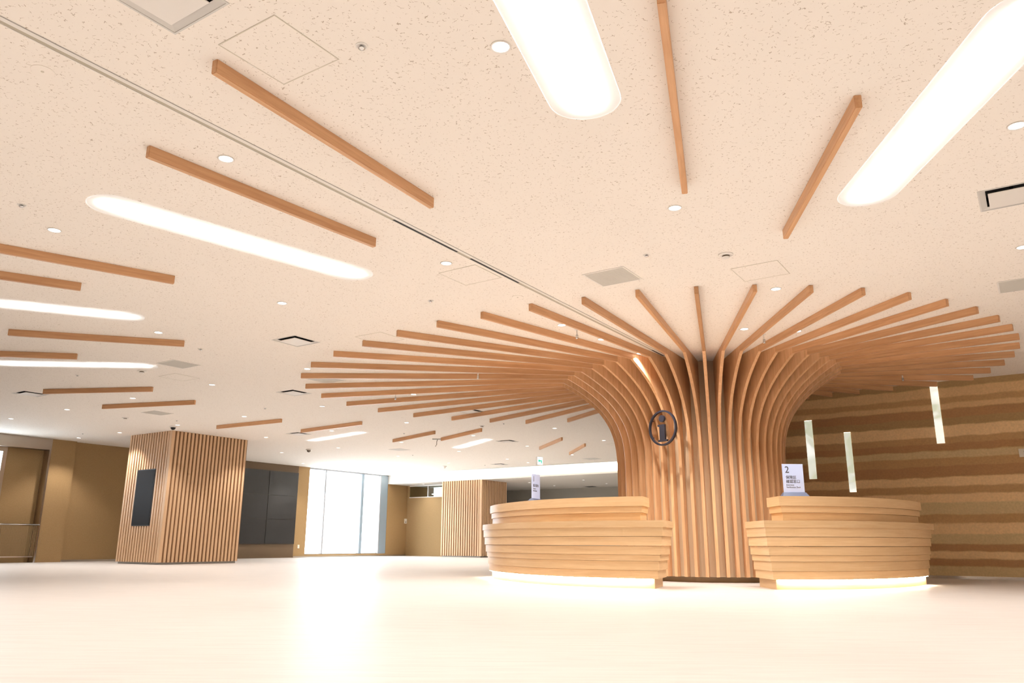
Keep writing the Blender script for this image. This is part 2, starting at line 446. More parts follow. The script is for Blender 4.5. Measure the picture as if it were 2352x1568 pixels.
# ================================================================ THE SETTING
struct('floor', box(uv(-7, -22.6, -0.12), U*37.2, V*38, UP*0.12), 'floor')
def ceiling_mesh():
    from mathutils.geometry import delaunay_2d_cdt
    pts, edges = [], []
    def loop(ps):
        n0 = len(pts); n = len(ps)
        pts.extend(Vector((p[0], p[1])) for p in ps)
        edges.extend((n0+i, n0+(i+1) % n) for i in range(n))
    loop([uv(-7, -22.6), uv(23.8, -22.6), uv(23.8, 15.4), uv(-7, 15.4)])
    for k, r0, ln, lb in SLOTS: loop(capsule(k, r0, ln, SLOT_W))
    for c, lb in DIFFS: loop(sq(c, 0.215))
    vo, eo, fo, *_ = delaunay_2d_cdt(pts, edges, [], 1, 1e-5)
    holes = [[p.xy for p in capsule(k, r0, ln, SLOT_W)] for k, r0, ln, lb in SLOTS]+[[p.xy for p in sq(c, 0.215)] for c, lb in DIFFS]
    def in_hole(q):
        for h in holes:
            ins = False
            for a, b in zip(h, h[1:]+h[:1]):
                if (a.y > q.y) != (b.y > q.y) and q.x < (b.x-a.x)*(q.y-a.y)/(b.y-a.y)+a.x: ins = not ins
            if ins: return True
        return False
    fo = [f for f in fo if not in_hole((vo[f[0]]+vo[f[1]]+vo[f[2]])/3)]
    bm = bmesh.new()
    vs = [bm.verts.new((p.x, p.y, ZC)) for p in vo]
    for f in fo: bm.faces.new([vs[i] for i in reversed(f)])
    for f in bm.faces:
        f.normal_update()
        if f.normal.z > 0: f.normal_flip()
    return bm
def link_ceiling():
    bm = ceiling_mesh(); me = bpy.data.meshes.new('ceiling'); bm.to_mesh(me); bm.free(); me.materials.append(M['ceiling'])
    o = bpy.data.objects.new('ceiling', me); COL.objects.link(o); o['kind'] = 'structure'
link_ceiling()
ZB = 2.785                     # underside of the lower ceiling beyond the bulkhead
struct('trim_1', box(uv(23.8, -21.7, ZB), U*0.10, V*22, UP*(ZC+0.03-ZB)), 'fascia')                # glowing bulkhead face
struct('ceiling', box(uv(23.9, -22.6, ZB), U*6.4, V*23, UP*0.10), 'grey_ceiling')                # lower ceiling of the room beyond
# walls
VW = -21.7
struct('wall_left', box(uv(-7, -21.4, 0), U*15.2, -V*0.3, UP*ZC), 'wall')
def wl():
    bm = bmesh.new()
    add_box(bm, uv(10.47, -21.4, 0), U*0.64, -V*0.30, UP*ZC)             # pier
    add_box(bm, uv(11.11, -21.56, 0), U*4.2, -V*0.30, UP*ZC)            # long wall behind the column
    return bm
struct('wall_left', wl(), 'wall')
def wv():
    bm = bmesh.new()
    add_box(bm, uv(19.13, VW, 0), U*0.52, -V*0.3, UP*ZC)                # between screen wall and window
    add_box(bm, uv(19.65, VW, 0), U*4.15, -V*0.3, UP*0.10)              # under the window
    add_box(bm, uv(23.8, VW, 0), U*6.2, -V*0.3, UP*ZC)                  # beyond the window
    return bm
struct('wall_left', wv(), 'wall')
def wvd():
    bm = bmesh.new()
    add_box(bm, uv(15.31, VW, 0), U*3.82, -V*0.3, UP*ZC)
    return bm
struct('wall_left', wvd(), 'brown_panel')
def wback():
    bm = bmesh.new()
    add_box(bm, uv(25.0, VW, 0), U*0.2, V*4.3, UP*2.31)
    add_box(bm, uv(25.0, VW, 2.31), U*0.2, V*0.12, UP*(ZB-2.31))
    return bm
struct('wall_back', wback(), 'wall')
struct('wall_far', box(uv(29.7, -22.6, 0), U*0.2, V*22, UP*(ZB+0.1)), 'grey_wall')
struct('wall_behind', box(uv(-7, -22.6, 0), -U*0.2, V*38, UP*ZC), 'wall')
struct('wall_right', box(uv(-7, 15.4, 0), U*31, V*0.2, UP*ZC), 'wall')
struct('wall_side', box(wall_pt(-2.25, 0, -0.26), Vector((WDIR.x, WDIR.y, 0))*0.25, Vector((WN.x, WN.y, 0))*16.5, UP*ZC), 'grey_wall')
def stripwall():
    bm = bmesh.new()
    d3 = Vector((WDIR.x, WDIR.y, 0)); n3 = Vector((WN.x, WN.y, 0))
    # openings for the three lit glass strips
    ops = sorted([(-0.372, -0.242, 1.625, 2.657), (0.275, 0.385, 1.378, 2.398), (1.69, 1.808, 2.112, 3.118)])
    z0 = 0.045; s = -2.25
    for a, b, lo, hi in ops:
        add_box(bm, wall_pt(s, z0), d3*(a-s), n3*0.25, UP*(ZC-z0))
        add_box(bm, wall_pt(a, z0), d3*(b-a), n3*0.25, UP*(lo-z0))
        if ZC-hi > 0.01: add_box(bm, wall_pt(a, hi), d3*(b-a), n3*0.25, UP*(ZC-hi))
        s = b
    add_box(bm, wall_pt(s, z0), d3*(14-s), n3*0.25, UP*(ZC-z0))
    return bm
struct('wall_striped', stripwall(), 'earth')
def basestrip():
    bm = bmesh.new()
    add_box(bm, wall_pt(-2.25, 0.0, -0.02), Vector((WDIR.x, WDIR.y, 0))*16, Vector((WN.x, WN.y, 0))*0.2, UP*0.045)
    return bm
struct('baseboard_striped', basestrip(), 'chrome')
def bb():
    bm = bmesh.new()
    add_box(bm, uv(11.12, -21.55, 0), U*4.1, -V*0.015+V*0.02, UP*0.05)
    add_box(bm, uv(19.14, VW+0.012, 0), U*10.4, -V*0.012, UP*0.05)
    return bm
struct('baseboard_left', bb(), 'steel')

# alcove at the far left: steel surround, brown back panel, window sliver
def surround():
    bm = bmesh.new()
    add_box(bm, uv(8.2, -21.385, 2.832), U*2.27, -V*0.30, UP*(ZC-2.832))
    return bm
dw = thing('door_1', 'steel framed alcove with brown back panel at the far left', 'alcove', uv(10.4, -21.4, 0)); dw['kind'] = 'structure'
obj('door_header', surround(), 'steel', dw)
obj('door_jamb', box(uv(10.42, -21.385, 0), U*0.05, -V*0.30, UP*2.832), 'steel', dw)
obj('door_panel', box(uv(9.52, -21.66, 0), U*0.90, -V*0.04, UP*2.832), 'wall', dw)
w2 = thing('window_2', 'sliver of window at the left edge of the photo', 'window', uv(9.4, -21.66, 0)); w2['kind'] = 'structure'
obj('window_frame', box(uv(9.42, -21.63, 0), U*0.10, -V*0.06, UP*2.832), 'steel', w2)
obj('window_sill', box(uv(8.2, -21.63, 0), U*1.22, -V*0.06, UP*1.25), 'brown_panel', w2)
obj('window_head', box(uv(8.2, -21.63, 2.72), U*1.22, -V*0.06, UP*0.112), 'steel', w2)
obj('pane', box(uv(8.2, -21.655, 1.25), U*1.22, -V*0.01, UP*1.47), 'glass', w2)
struct('wall_left', box(uv(8.0, -21.4, 0), U*0.2, -V*0.3, UP*ZC), 'wall')
M['infill'] = plain('bronze_bars', (0.30, 0.20, 0.10), 0.5)
bal = thing('balustrade', 'low metal balustrade with handrail in front of the brown alcove', 'balustrade', uv(9.8, -21.3, 0))
def rails():
    bm = bmesh.new()
    add_tube(bm, [uv(8.3, -21.30, 0.925), uv(10.40, -21.30, 0.925)], 0.022)
    return bm
obj('handrail', rails(), 'chrome', bal, smooth=True)
obj('lower_rail', box(uv(8.3, -21.285, 0.13), U*2.05, -V*0.03, UP*0.03), 'chrome', bal)
def posts():
    bm = bmesh.new(); add_box(bm, uv(10.37, -21.28, 0), U*0.03, -V*0.04, UP*0.915); return bm
obj('post', posts(), 'chrome', bal)
def meshp():
    bm = bmesh.new()
    for i in range(68): add_box(bm, uv(8.32+i*0.03, -21.297, 0.16), U*0.012, -V*0.006, UP*0.74)
    return bm
obj('bar_infill', meshp(), 'infill', bal)

# tall window
w1 = thing('window_1', 'tall three pane window glowing white', 'window', uv(21.7, VW, 0.1)); w1['kind'] = 'structure'
def wframe():
    bm = bmesh.new()
    add_box(bm, uv(19.65, VW-0.03, 0.10), U*4.15, -V*0.10, UP*0.025)
    add_box(bm, uv(19.65, VW-0.03, 3.07), U*4.15, -V*0.10, UP*0.05)
    add_box(bm, uv(19.65, VW-0.03, 0.10), U*0.03, -V*0.10, UP*3.0)
    add_box(bm, uv(23.36, VW+0.0, 0.10), U*0.05, -V*0.14, UP*3.0)
    return bm
obj('window_frame', wframe(), 'frame_alu', w1)
obj('mullion', box(uv(20.42, VW-0.01, 0.12), U*0.07, -V*0.10, UP*2.96), 'frame_alu', w1)
obj('mullion', box(uv(22.32, VW-0.01, 0.12), U*0.14, -V*0.14, UP*2.96), 'frame_pale', w1)
obj('jamb_panel', box(uv(23.41, VW, 0.10), U*0.38, -V*0.10, UP*3.0), 'frame_pale', w1)
for a, b in ((19.68, 20.42), (20.49, 22.32), (22.46, 23.36)):
    obj('pane', box(uv(a, VW-0.07, 0.125), U*(b-a), -V*0.012, UP*2.945), 'glass', w1)
# clerestory glass above the recessed wall, and the little room lit behind it
w3 = thing('window_3', 'dark clerestory glass above the recessed wall', 'window', uv(25.0, -20, 2.31)); w3['kind'] = 'structure'
def clere():
    bm = bmesh.new()
    add_box(bm, uv(24.98, -21.58, 2.29), U*0.10, V*4.2, UP*0.03)
    add_box(bm, uv(24.98, -21.58, 2.745), U*0.10, V*4.2, UP*0.04)
    add_box(bm, uv(24.98, -20.62, 2.32), U*0.06, V*0.03, UP*0.43)
    return bm
obj('window_frame', clere(), 'white_metal', w3)
obj('pane', box(uv(25.03, -21.58, 2.32), U*0.01, V*4.2, UP*0.425), 'dim_glass', w3)
struct('wall_back', box(uv(27.2, -21.7, 0), U*0.1, V*3.2, UP*ZB), 'grey_wall')
for i, (v0, v1) in enumerate(((-21.9+0.35, -20.75), (-20.5, -19.6))):
    o = obj('tube_light', box(uv(26.4, v0, 2.50), U*0.08, V*(v1-v0), UP*0.04), 'tube_lamp', loc=uv(26.4, v0, 2.5))
    tag(o, ('left' if i == 0 else 'right')+' bright tube lamp seen through the clerestory glass', 'lamp', 'tube lamps behind the clerestory')

# cove lamp that washes the bulkhead
cv = thing('cove_light', 'long hidden lamp washing the white bulkhead', 'light fixture', uv(23.35, -16.5, ZC))
obj('housing', box(uv(23.22, -21.5, ZC-0.028), U*0.07, V*17, UP*0.027), 'fascia', cv)
ld = bpy.data.lights.new('cove_lamp', 'AREA'); ld.shape = 'RECTANGLE'; ld.size = 16.8; ld.size_y = 0.05; ld.energy = COVE_W; ld.color = (1.0, 0.95, 0.84)
lo = bpy.data.objects.new('cove_lamp', ld); COL.objects.link(lo); lo.parent = cv
tgt = (U*1.0 - UP*0.05).normalized(); ld.spread = math.radians(48)
xa = V; za = -tgt; ya = za.cross(xa)
lo.matrix_local = Matrix(((xa.x, ya.x, za.x, 0), (xa.y, ya.y, za.y, 0), (xa.z, ya.z, za.z, 0), (0, 0, 0, 1)))
lo.location = uv(23.31, -13.0, ZC-0.03)-uv(23.35, -16.5, ZC)

# ================================================================ THE TREE COLUMN
RK = {-20: 5.169, -19: 5.371, -18: 5.597, -17: 5.883, -16: 6.208, -15: 6.495, -14: 6.683, -13: 6.781, -12: 6.781, -11: 6.667, -10: 6.46, -9: 6.156, -8: 5.81, -7: 5.511, -6: 5.265, -5: 5.051, -4: 4.889, -3: 4.765, -2: 4.653, -1: 4.643, 0: 4.561, 1: 4.51, 2: 4.458, 3: 4.416, 4: 4.38, 5: 4.33, 6: 4.296, 7: 4.264, 8: 4.235, 9: 4.213, 10: 4.203, 11: 4.196, 12: 4.197, 13: 4.202, 14: 4.216}
for k, r in zip(range(15, 28), (4.22, 4.23, 4.25, 4.27, 4.30, 4.34, 4.40, 4.46, 4.53, 4.61, 4.70, 4.82, 4.98)): RK[k] = r
KINK = {-12: 2.34, -11: 2.29, -10: 2.22, -9: 2.16, -8: 2.12, -7: 2.07, -6: 2.05, -5: 2.02, -4: 2.0, -3: 1.96, -2: 1.97, -1: 1.98, 0: 1.96, 1: 1.94, 2: 1.90, 3: 1.91, 4: 1.91, 5: 1.94, 6: 1.96}
for i in range(1, 9): KINK[-12-i] = KINK[-12+min(i, 8)]
def kink(k): return KINK.get(k, 1.97)
NECK = {-12: 1.47, -11: 1.41, -10: 1.35, -9: 1.285, -8: 1.235, -7: 1.195, -6: 1.17, -5: 1.15, -4: 1.14, -3: 1.13, -2: 1.115, -1: 1.095, 0: 1.07}
def neck(k):                      # the trunk is longer towards the left
    if k > 23: k -= 48
    if k < -12: k = -25-k
    return NECK.get(k, 1.05 + 0.02*min(1, max(0, (k-2)/10))) if k in NECK or k < 24 else 1.07
def neck_at(t):
    k0 = math.floor(t); f = t-k0
    w = lambda k: neck((k+20) % 48-20)
    return w(k0)*(1-f)+w(k0+1)*f
BD, BT, ZN, ZBOT = 0.083, 0.043, 1.60, 0.075     # batten depth, thickness, neck height, rib foot
CORE_IN = 0.085                   # the ribs stand this far off the core
tree = thing('tree_column', 'tree shaped column of curved oak ribs fanning out across the ceiling', 'column', TREE)
def core_outline(inset):
    return [rdir(t/2)*(neck_at(t/2)-inset) for t in range(-40, 56)]
bm = bmesh.new(); add_prism(bm, core_outline(CORE_IN), 0.075, ZC-0.002); obj('core', bm, 'core', tree, world=False)
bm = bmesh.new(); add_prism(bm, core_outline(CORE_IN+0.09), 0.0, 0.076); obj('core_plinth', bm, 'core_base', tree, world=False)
def plate(prof, t):                # upright plate: outline in (r, z), thickness t across
    bm = bmesh.new()
    a = [bm.verts.new((r, -t/2, z)) for r, z in prof]; b = [bm.verts.new((r, t/2, z)) for r, z in prof]
    n = len(prof)
    bm.faces.new(a); bm.faces.new(list(reversed(b)))
    for i in range(n): bm.faces.new((a[i], b[i], b[(i+1) % n], a[(i+1) % n]))
    return bm
for k in range(-20, 28):
    d = rdir(k); R_ = RK[k]
    # stop at the striped wall and at the side wall
    dn = d.xy.dot(WN)
    if dn > 0.05:
        R_ = min(R_, ((WA-TREE.xy).dot(WN)-0.012)/dn - BT/2*abs(d.xy.dot(WDIR))/dn)
    rk, r0 = kink(k), neck(k); ri = r0-CORE_IN-0.02
    if R_ < rk+0.1: rk = R_-0.1
    prof = [(ri, ZBOT), (r0, ZBOT), (r0, ZN)]
    for i in range(1, 25):
        s = i/24
        prof.append((r0+(rk-r0)*s**2.9, ZN+(ZC-BD-ZN)*s))
    prof += [(rk, ZC-0.001), (ri, ZC-0.001)]
    rib = obj('rib', plate(prof, BT), 'wood_z', world=False)
    rib.parent = tree; rib.rotation_euler = (0, 0, math.atan2(d.y, d.x))
    bm = lbox(rk-0.002, R_, -BT/2, BT/2, ZC-BD, ZC-0.001)
    ed = [e for e in bm.edges if all(v.co.x > R_-0.001 for v in e.verts) or all(v.co.z < ZC-BD+0.001 for v in e.verts)]
    bmesh.ops.bevel(bm, geom=ed, offset=0.004, segments=2, affect='EDGES')
    beam = obj('beam', bm, 'wood_x', world=False); beam.parent = rib

# information symbol in front of the ribs
ai = math.radians(-52)
ap = math.radians(-45)
ip = TREE + Vector((math.sin(ap), -math.cos(ap), 0))*1.33 + UP*2.135
inf = thing('information_sign', 'dark round information symbol with the letter i mounted on the ribs', 'sign', ip, math.atan2(-math.cos(ai), math.sin(ai))+PI/2)
# local frame: +x to the viewer's right, -y towards the viewer, z up
def ring(r0, r1, t, seg=64):
    bm = bmesh.new(); vs = []
    for r, y in ((r0, 0), (r1, 0), (r1, t), (r0, t)):
        vs.append([bm.verts.new((r*math.cos(2*PI*i/seg), y, r*math.sin(2*PI*i/seg))) for i in range(seg)])
    for a in range(4):
        b = (a+1) % 4
        for i in range(seg): bm.faces.new((vs[a][i], vs[a][(i+1) % seg], vs[b][(i+1) % seg], vs[b][i]))
    return bm
def flat_prism(pts, t):            # outline in (x, z), from y=0 to y=t
    bm = bmesh.new()
    a = [bm.verts.new((x, 0, z)) for x, z in pts]; b = [bm.verts.new((x, t, z)) for x, z in pts]
    bm.faces.new(a); bm.faces.new(list(reversed(b))); n = len(pts)
    for i in range(n): bm.faces.new((a[i], b[i], b[(i+1) % n], a[(i+1) % n]))
    return bm
obj('ring', ring(0.232, 0.256, 0.035), 'navy', inf, world=False)
q = 0.256/0.39                     # letter drawn on a circle of radius 0.39
def disc(cx, cz, r, t, n=40): return flat_prism([(cx+r*math.cos(2*PI*i/n), cz+r*math.sin(2*PI*i/n)) for i in range(n)], t)
obj('letter_dot', disc(-0.006, 0.135, 0.050, 0.035), 'navy', inf, world=False)
istem = [(-0.085, -0.195), (0.080, -0.195), (0.080, -0.170), (0.044, -0.170), (0.044, 0.050), (-0.085, 0.050), (-0.085, 0.024), (-0.052, 0.024), (-0.052, -0.170), (-0.085, -0.170)]
obj('letter_stem', flat_prism(istem, 0.035), 'navy', inf, world=False)
for a in (95, 150, 210, 265):
    x, z = 0.244*math.cos(math.radians(a)), 0.244*math.sin(math.radians(a))
    obj('spacer', lbox(x-0.006, x+0.006, 0.03, 0.065, z-0.006, z+0.006), 'navy', inf, world=False)

# ================================================================ RECEPTION DESKS
def spline(pts, n):
    """points evenly spread on a smooth curve through pts"""
    out = []; P = [2*Vector(pts[0])-Vector(pts[1])]+[Vector(p) for p in pts]+[2*Vector(pts[-1])-Vector(pts[-2])]
    for i in range(1, len(P)-2):
        for j in range(n):
            t = j/n; a, b, c, d = P[i-1], P[i], P[i+1], P[i+2]
            out.append(0.5*((2*b)+(-a+c)*t+(2*a-5*b+4*c-d)*t*t+(-a+3*b-3*c+d)*t**3))
    out.append(P[-2]); return out
def offset_front(path, off, e0, e1):
    """shift an open plan curve outward by off and lengthen its ends by e0 and e1"""
    n = len(path); res = []
    for i, p in enumerate(path):
        t = (path[min(i+1, n-1)]-path[max(i-1, 0)]).normalized()
        nn = Vector((t.y, -t.x))
        res.append(p+nn*off)
    t0 = (res[0]-res[1]).normalized(); t1 = (res[-1]-res[-2]).normalized()
    if e0 >= 0: res[0] = res[0]+t0*e0
    else: res = cut(res, -e0)
    if e1 >= 0: res[-1] = res[-1]+t1*e1
    else: res = list(reversed(cut(list(reversed(res)), -e1)))
    return res
def cut(path, d):
    p = list(path)
    while len(p) > 2 and (p[1]-p[0]).length < d:
        d -= (p[1]-p[0]).length; p.pop(0)
    p[0] = p[0]+(p[1]-p[0]).normalized()*d
    return p
def slab(front, depth, d0, d1, z0, z1):
    """front curve plus a back curve 'depth' behind it, ends square to directions d0 and d1"""
    n = len(front); back = []
    for i, p in enumerate(front):
        if i == 0: back.append(p+d0*depth)
        elif i == n-1: back.append(p+d1*depth)
        else:
            t = (front[i+1]-front[i-1]).normalized(); w = i/(n-1)
            nn = Vector((-t.y, t.x))
            if w < 0.15: nn = d0.lerp(nn, w/0.15).normalized()
            if w > 0.85: nn = nn.lerp(d1, (w-0.85)/0.15).normalized()
            back.append(p+nn*depth)
    bm = bmesh.new()
    fl = [bm.verts.new((p.x, p.y, z0)) for p in front]; fh = [bm.verts.new((p.x, p.y, z1)) for p in front]
    bl = [bm.verts.new((p.x, p.y, z0)) for p in back]; bh = [bm.verts.new((p.x, p.y, z1)) for p in back]
    for i in range(n-1):
        bm.faces.new((fl[i], fl[i+1], fh[i+1], fh[i])); bm.faces.new((bl[i+1], bl[i], bh[i], bh[i+1]))
        bm.faces.new((fh[i], fh[i+1], bh[i+1], bh[i])); bm.faces.new((fl[i+1], fl[i], bl[i], bl[i+1]))
    bm.faces.new((fl[0], fh[0], bh[0], bl[0])); bm.faces.new((fl[-1], bl[-1], bh[-1], fh[-1]))
    return bm
def finish_desk(root, path, d0, d1, layers, e_sign, uppers, up_cut, depth, up_depth):
    org = ORG[root.name].xy
    # front curve runs from its left end to its right end as seen from the hall
    for name, off, e0, e1, z0, z1 in layers:
        fr = offset_front(path, off, e0, e1)
        obj(name, slab(fr, depth+off, d0, d1, z0, z1), 'desk_x', root)
    for name, off, z0, z1 in uppers:
        fr = offset_front(path, off, -(up_cut[0]-off), -(up_cut[1]-off))
        obj(name, slab(fr, up_depth+off, d0, d1, z0, z1), 'desk_x', root)
LAY = [('plinth', 0.0, 0.0, 0.0, 0.0, 0.115)]
zs_ = [(0.05, 0.112, 0.205), (0.07, 0.209, 0.313), (0.087, 0.317, 0.384), (0.105, 0.388, 0.487), (0.125, 0.494, 0.597), (0.143, 0.602, 0.708)]
for o_, a, b in zs_: LAY.append(('board', o_, o_, o_, a+0.002, b+0.003))
LAY.append(('worktop', 0.158, 0.160, 0.160, 0.711, 0.790))
UPP = [('upper_board', 0.0, 0.790, 0.884), ('upper_board', 0.02, 0.886, 0.962), ('counter_top', 0.042, 0.964, 1.078)]

# left desk: the curve goes from its far left end, round the front, to the corner beside the gap
lp = spline([(-0.02, 13.32), (-0.20, 13.10), (-0.295, 12.72), (-0.225, 12.15), (-0.07, 11.60), (0.17, 11.03), (0.45, 10.58), (0.85, 10.15), (1.35, 9.84), (1.708, 9.707)], 8)
deskL = thing('reception_desk', 'curved wooden reception desk left of the tree column, with sign number 1', 'desk', (1.2, 10.9, 0))
dl0 = Vector((0.75, -0.2)).normalized(); dl1 = Vector((0.34, 0.94)).normalized()
finish_desk(deskL, lp, dl0, dl1, LAY, 1, UPP, (0.0, 0.14), 0.58, 0.40)
# right desk
rp = spline([(3.118, 9.60), (3.42, 9.592), (3.73, 9.63), (4.20, 9.775), (4.67, 10.04), (5.17, 10.46), (5.56, 10.92)], 8)
deskR = thing('reception_desk', 'curved wooden reception desk right of the tree column, with sign number 2', 'desk', (4.2, 10.4, 0))
dr0 = Vector((-0.02, 1)).normalized(); dr1 = Vector((-0.80, 0.60)).normalized()
LAYR = [(n, o*0.8, e*0.78, f*0.55, a, b) for n, o, e, f, a, b in LAY]
LAYR[-1] = ('worktop', 0.13, 0.125, 0.20, 0.711, 0.790)
finish_desk(deskR, rp, dr0, dr1, LAYR, 1, UPP, (0.14, 0.02), 0.60, 0.40)
def strip(path, off, cut0, cut1, z, w=0.012):
    fr = offset_front(path, off, -cut0, -cut1)
    bm = bmesh.new(); n = len(fr); rows = []
    for i, p in enumerate(fr):
        t = (fr[min(i+1, n-1)]-fr[max(i-1, 0)]).normalized(); nn = Vector((t.y, -t.x))
        a, b = p, p+nn*w
        rows.append([bm.verts.new((a.x, a.y, z)), bm.verts.new((b.x, b.y, z)), bm.verts.new((b.x, b.y, z-0.006)), bm.verts.new((a.x, a.y, z-0.006))])
    for A_, B_ in zip(rows[:-1], rows[1:]):
        for k in range(4): bm.faces.new((A_[k], A_[(k+1) % 4], B_[(k+1) % 4], B_[k]))
    bm.faces.new(rows[0]); bm.faces.new(list(reversed(rows[-1])))
    return bm
obj('light_strip', strip(lp, 0.026, 0.35, 0.02, 0.114), 'strip_lamp', deskL)
obj('light_strip', strip(rp, 0.020, 0.02, 0.02, 0.114), 'strip_lamp', deskR)

# desk signs -------------------------------------------------------
CJK = None
def text_mesh(body, size, x, z, y):
    cu = bpy.data.curves.new('lettering', 'FONT'); cu.body = body; cu.size = size; cu.extrude = 0.0008
    if CJK: cu.font = CJK
    to = bpy.data.objects.new('lettering', cu); COL.objects.link(to)
    bpy.context.view_layer.update()
    dg = bpy.context.evaluated_depsgraph_get()
    me = bpy.data.meshes.new_from_object(to.evaluated_get(dg))
    bpy.data.objects.remove(to)
    me.transform(Matrix.Translation((x, y, z)) @ Matrix.Rotation(PI/2, 4, 'X'))
    return me
import os
_fp = os.path.join(bpy.utils.system_resource('DATAFILES'), 'fonts', 'Noto Sans CJK Regular.woff2')
def desk_sign(loc, rz, label, w, h, lines):
    t = thing('desk_sign', label, 'sign', loc, rz, None)
    # local frame: x to the right, -y to the reader
    bs = bmesh.new()
    b = [(-w*0.66, -0.075), (w*0.66, -0.075), (w*0.66, 0.075), (-w*0.66, 0.075)]; tp = [(-w*0.53, -0.018), (w*0.53, -0.018), (w*0.53, 0.018), (-w*0.53, 0.018)]
    add_hex(bs, [Vector((x, y, 0.0)) for x, y in b]+[Vector((x, y, 0.062)) for x, y in tp])
    obj('sign_base', bs, 'sign_base', t, world=False)
    pn = obj('sign_panel', lbox(-w/2, w/2, -0.005, 0.005, 0.060, 0.060+h, 0.0015), 'sign_white', t, world=False)
    for body, size, x, z in lines:
        me = text_mesh(body, size, -w/2+x, 0.060+z, -0.0055)
        me.materials.clear(); me.materials.append(M['ink'])
        o = bpy.data.objects.new('lettering', me); COL.objects.link(o); o.parent = pn
    return t
desk_sign(Vector((3.515, 9.86, 1.078)), math.radians(1.0), 'white counter sign with the number 2 and Japanese lettering on the right desk', 0.262, 0.352,
          [('2', 0.114, 0.030, 0.244), ('保険証', 0.0445, 0.036, 0.172), ('確認窓口', 0.0445, 0.036, 0.121), ('Insurance', 0.0255, 0.036, 0.086), ('Verification Desk', 0.0255, 0.036, 0.058)])
desk_sign(Vector((0.352, 11.50, 1.078)), math.radians(62), 'white counter sign with the number 1, turned sideways on the left desk', 0.262, 0.352,
          [('1', 0.114, 0.030, 0.244), ('総合案内', 0.0445, 0.036, 0.172), ('General', 0.0255, 0.036, 0.135), ('Information', 0.0255, 0.036, 0.105)])

# ================================================================ SLATTED COLUMNS
def slats(o, du, length, nrm, z0, z1, first=0.0, pitch=0.105, wid=0.056, dep=0.026, skip=None):
    bm = bmesh.new(); n = int((length-first)/pitch+0.3)
    for i in range(n):
        s = first + i*pitch + (pitch-wid)/2
        for a, b in ((z0, z1),) if not (skip and skip[0] < s+wid and s < skip[1]) else ((z0, skip[2]), (skip[3], z1)):
            add_box(bm, o+du*s+UP*a, du*wid, nrm*dep, UP*(b-a))
    return bm
def slatted(loc_u, loc_v, len_v, len_u, ztop, label, screen=False):
    o = uv(loc_u, loc_v)
    t = thing('slatted_column', label, 'column', o)
    dp = 0.026
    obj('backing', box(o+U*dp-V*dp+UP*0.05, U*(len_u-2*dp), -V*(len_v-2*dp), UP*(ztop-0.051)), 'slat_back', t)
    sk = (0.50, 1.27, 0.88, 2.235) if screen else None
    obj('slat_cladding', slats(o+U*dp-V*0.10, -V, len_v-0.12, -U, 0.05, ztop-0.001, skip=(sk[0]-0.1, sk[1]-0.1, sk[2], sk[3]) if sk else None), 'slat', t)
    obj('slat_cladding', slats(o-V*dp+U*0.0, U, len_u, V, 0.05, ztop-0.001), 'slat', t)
    cp = box(o-V*0.002+UP*0.05, U*0.028, -V*0.098, UP*(ztop-0.051)); obj('corner_board', cp, 'slat', t)
    obj('column_base', box(o+U*0.06-V*0.06, U*(len_u-0.12), -V*(len_v-0.12), UP*0.052), 'grey_metal', t)
    return t
slatted(11.16, -17.2, 1.80, 2.24, ZC, 'large slatted wooden column with the tall black screen at left', True)
slatted(23.8, -17.07, 1.90, 1.70, ZB, 'slatted wooden column under the glowing bulkhead behind the left desk')
scr = thing('wall_screen', 'tall black portrait screen set into the slatted column', 'screen', uv(11.16, -18.1, 0.886))
obj('screen_body', box(uv(11.155, -17.72, 0.888), U*0.034, -V*0.74, UP*1.340), 'bezel', scr)
obj('screen_glass', box(uv(11.150, -17.735, 0.903), U*0.006, -V*0.71, UP*1.310), 'monitor', scr)

# video wall
vwl = thing('video_wall', 'dark video wall of stacked black panels between column and window', 'screen', uv(17.2, VW, 0.47))
obj('frame', box(uv(15.32, VW+0.03, 0.452), U*3.80, -V*0.03, UP*2.43), 'bezel', vwl)
for i in range(3):
    for j in range(3):
        u0 = 19.105-1.265*(i+1); z0 = 0.468+j*0.8
        obj('panel', lbox(0, 1, 0, 1, 0, 1), 'screen', vwl, world=False)
        p = vwl.children[-1] if False else None
        o = [c for c in bpy.data.objects if c.parent == vwl and c.name.startswith('panel')][-1]
        me = o.data; bmq = box(uv(u0+0.012, VW+0.042, z0+0.008), U*1.241, -V*0.013, UP*0.784)
        bmesh.ops.translate(bmq, verts=bmq.verts, vec=-ORG[vwl.name]); bmesh.ops.recalc_face_normals(bmq, faces=bmq.faces)
        bmq.to_mesh(me); bmq.free()

# plates on walls
o = obj('wall_outlet', box(uv(19.31, VW+0.012, 0.31), U*0.08, -V*0.012, UP*0.12), 'plate', loc=uv(19.35, VW, 0.31)); tag(o, 'small ivory socket plate on the ochre wall left of the window', 'socket')
s_ = thing('wall_switch', 'slim ivory switch plate on the ochre wall right of the window', 'switch', uv(24.92, VW, 1.3))
obj('plate', box(uv(24.86, VW+0.02, 1.27), U*0.14, -V*0.02, UP*0.19), 'plate', s_); obj('button', box(uv(24.91, VW+0.028, 1.30), U*0.04, -V*0.01, UP*0.05), 'dark_steel', s_)
th = thing('wall_controller', 'white control plate on the striped wall at the right edge', 'switch', wall_pt(2.86, 1.84))
d3 = Vector((WDIR.x, WDIR.y, 0)); n3 = Vector((WN.x, WN.y, 0))
obj('plate', box(wall_pt(2.795, 1.83, 0.018), d3*0.13, n3*0.018, UP*0.125), 'plate', th)
obj('display', box(wall_pt(2.862, 1.885, 0.021), d3*0.05, n3*0.004, UP*0.035), 'black', th)

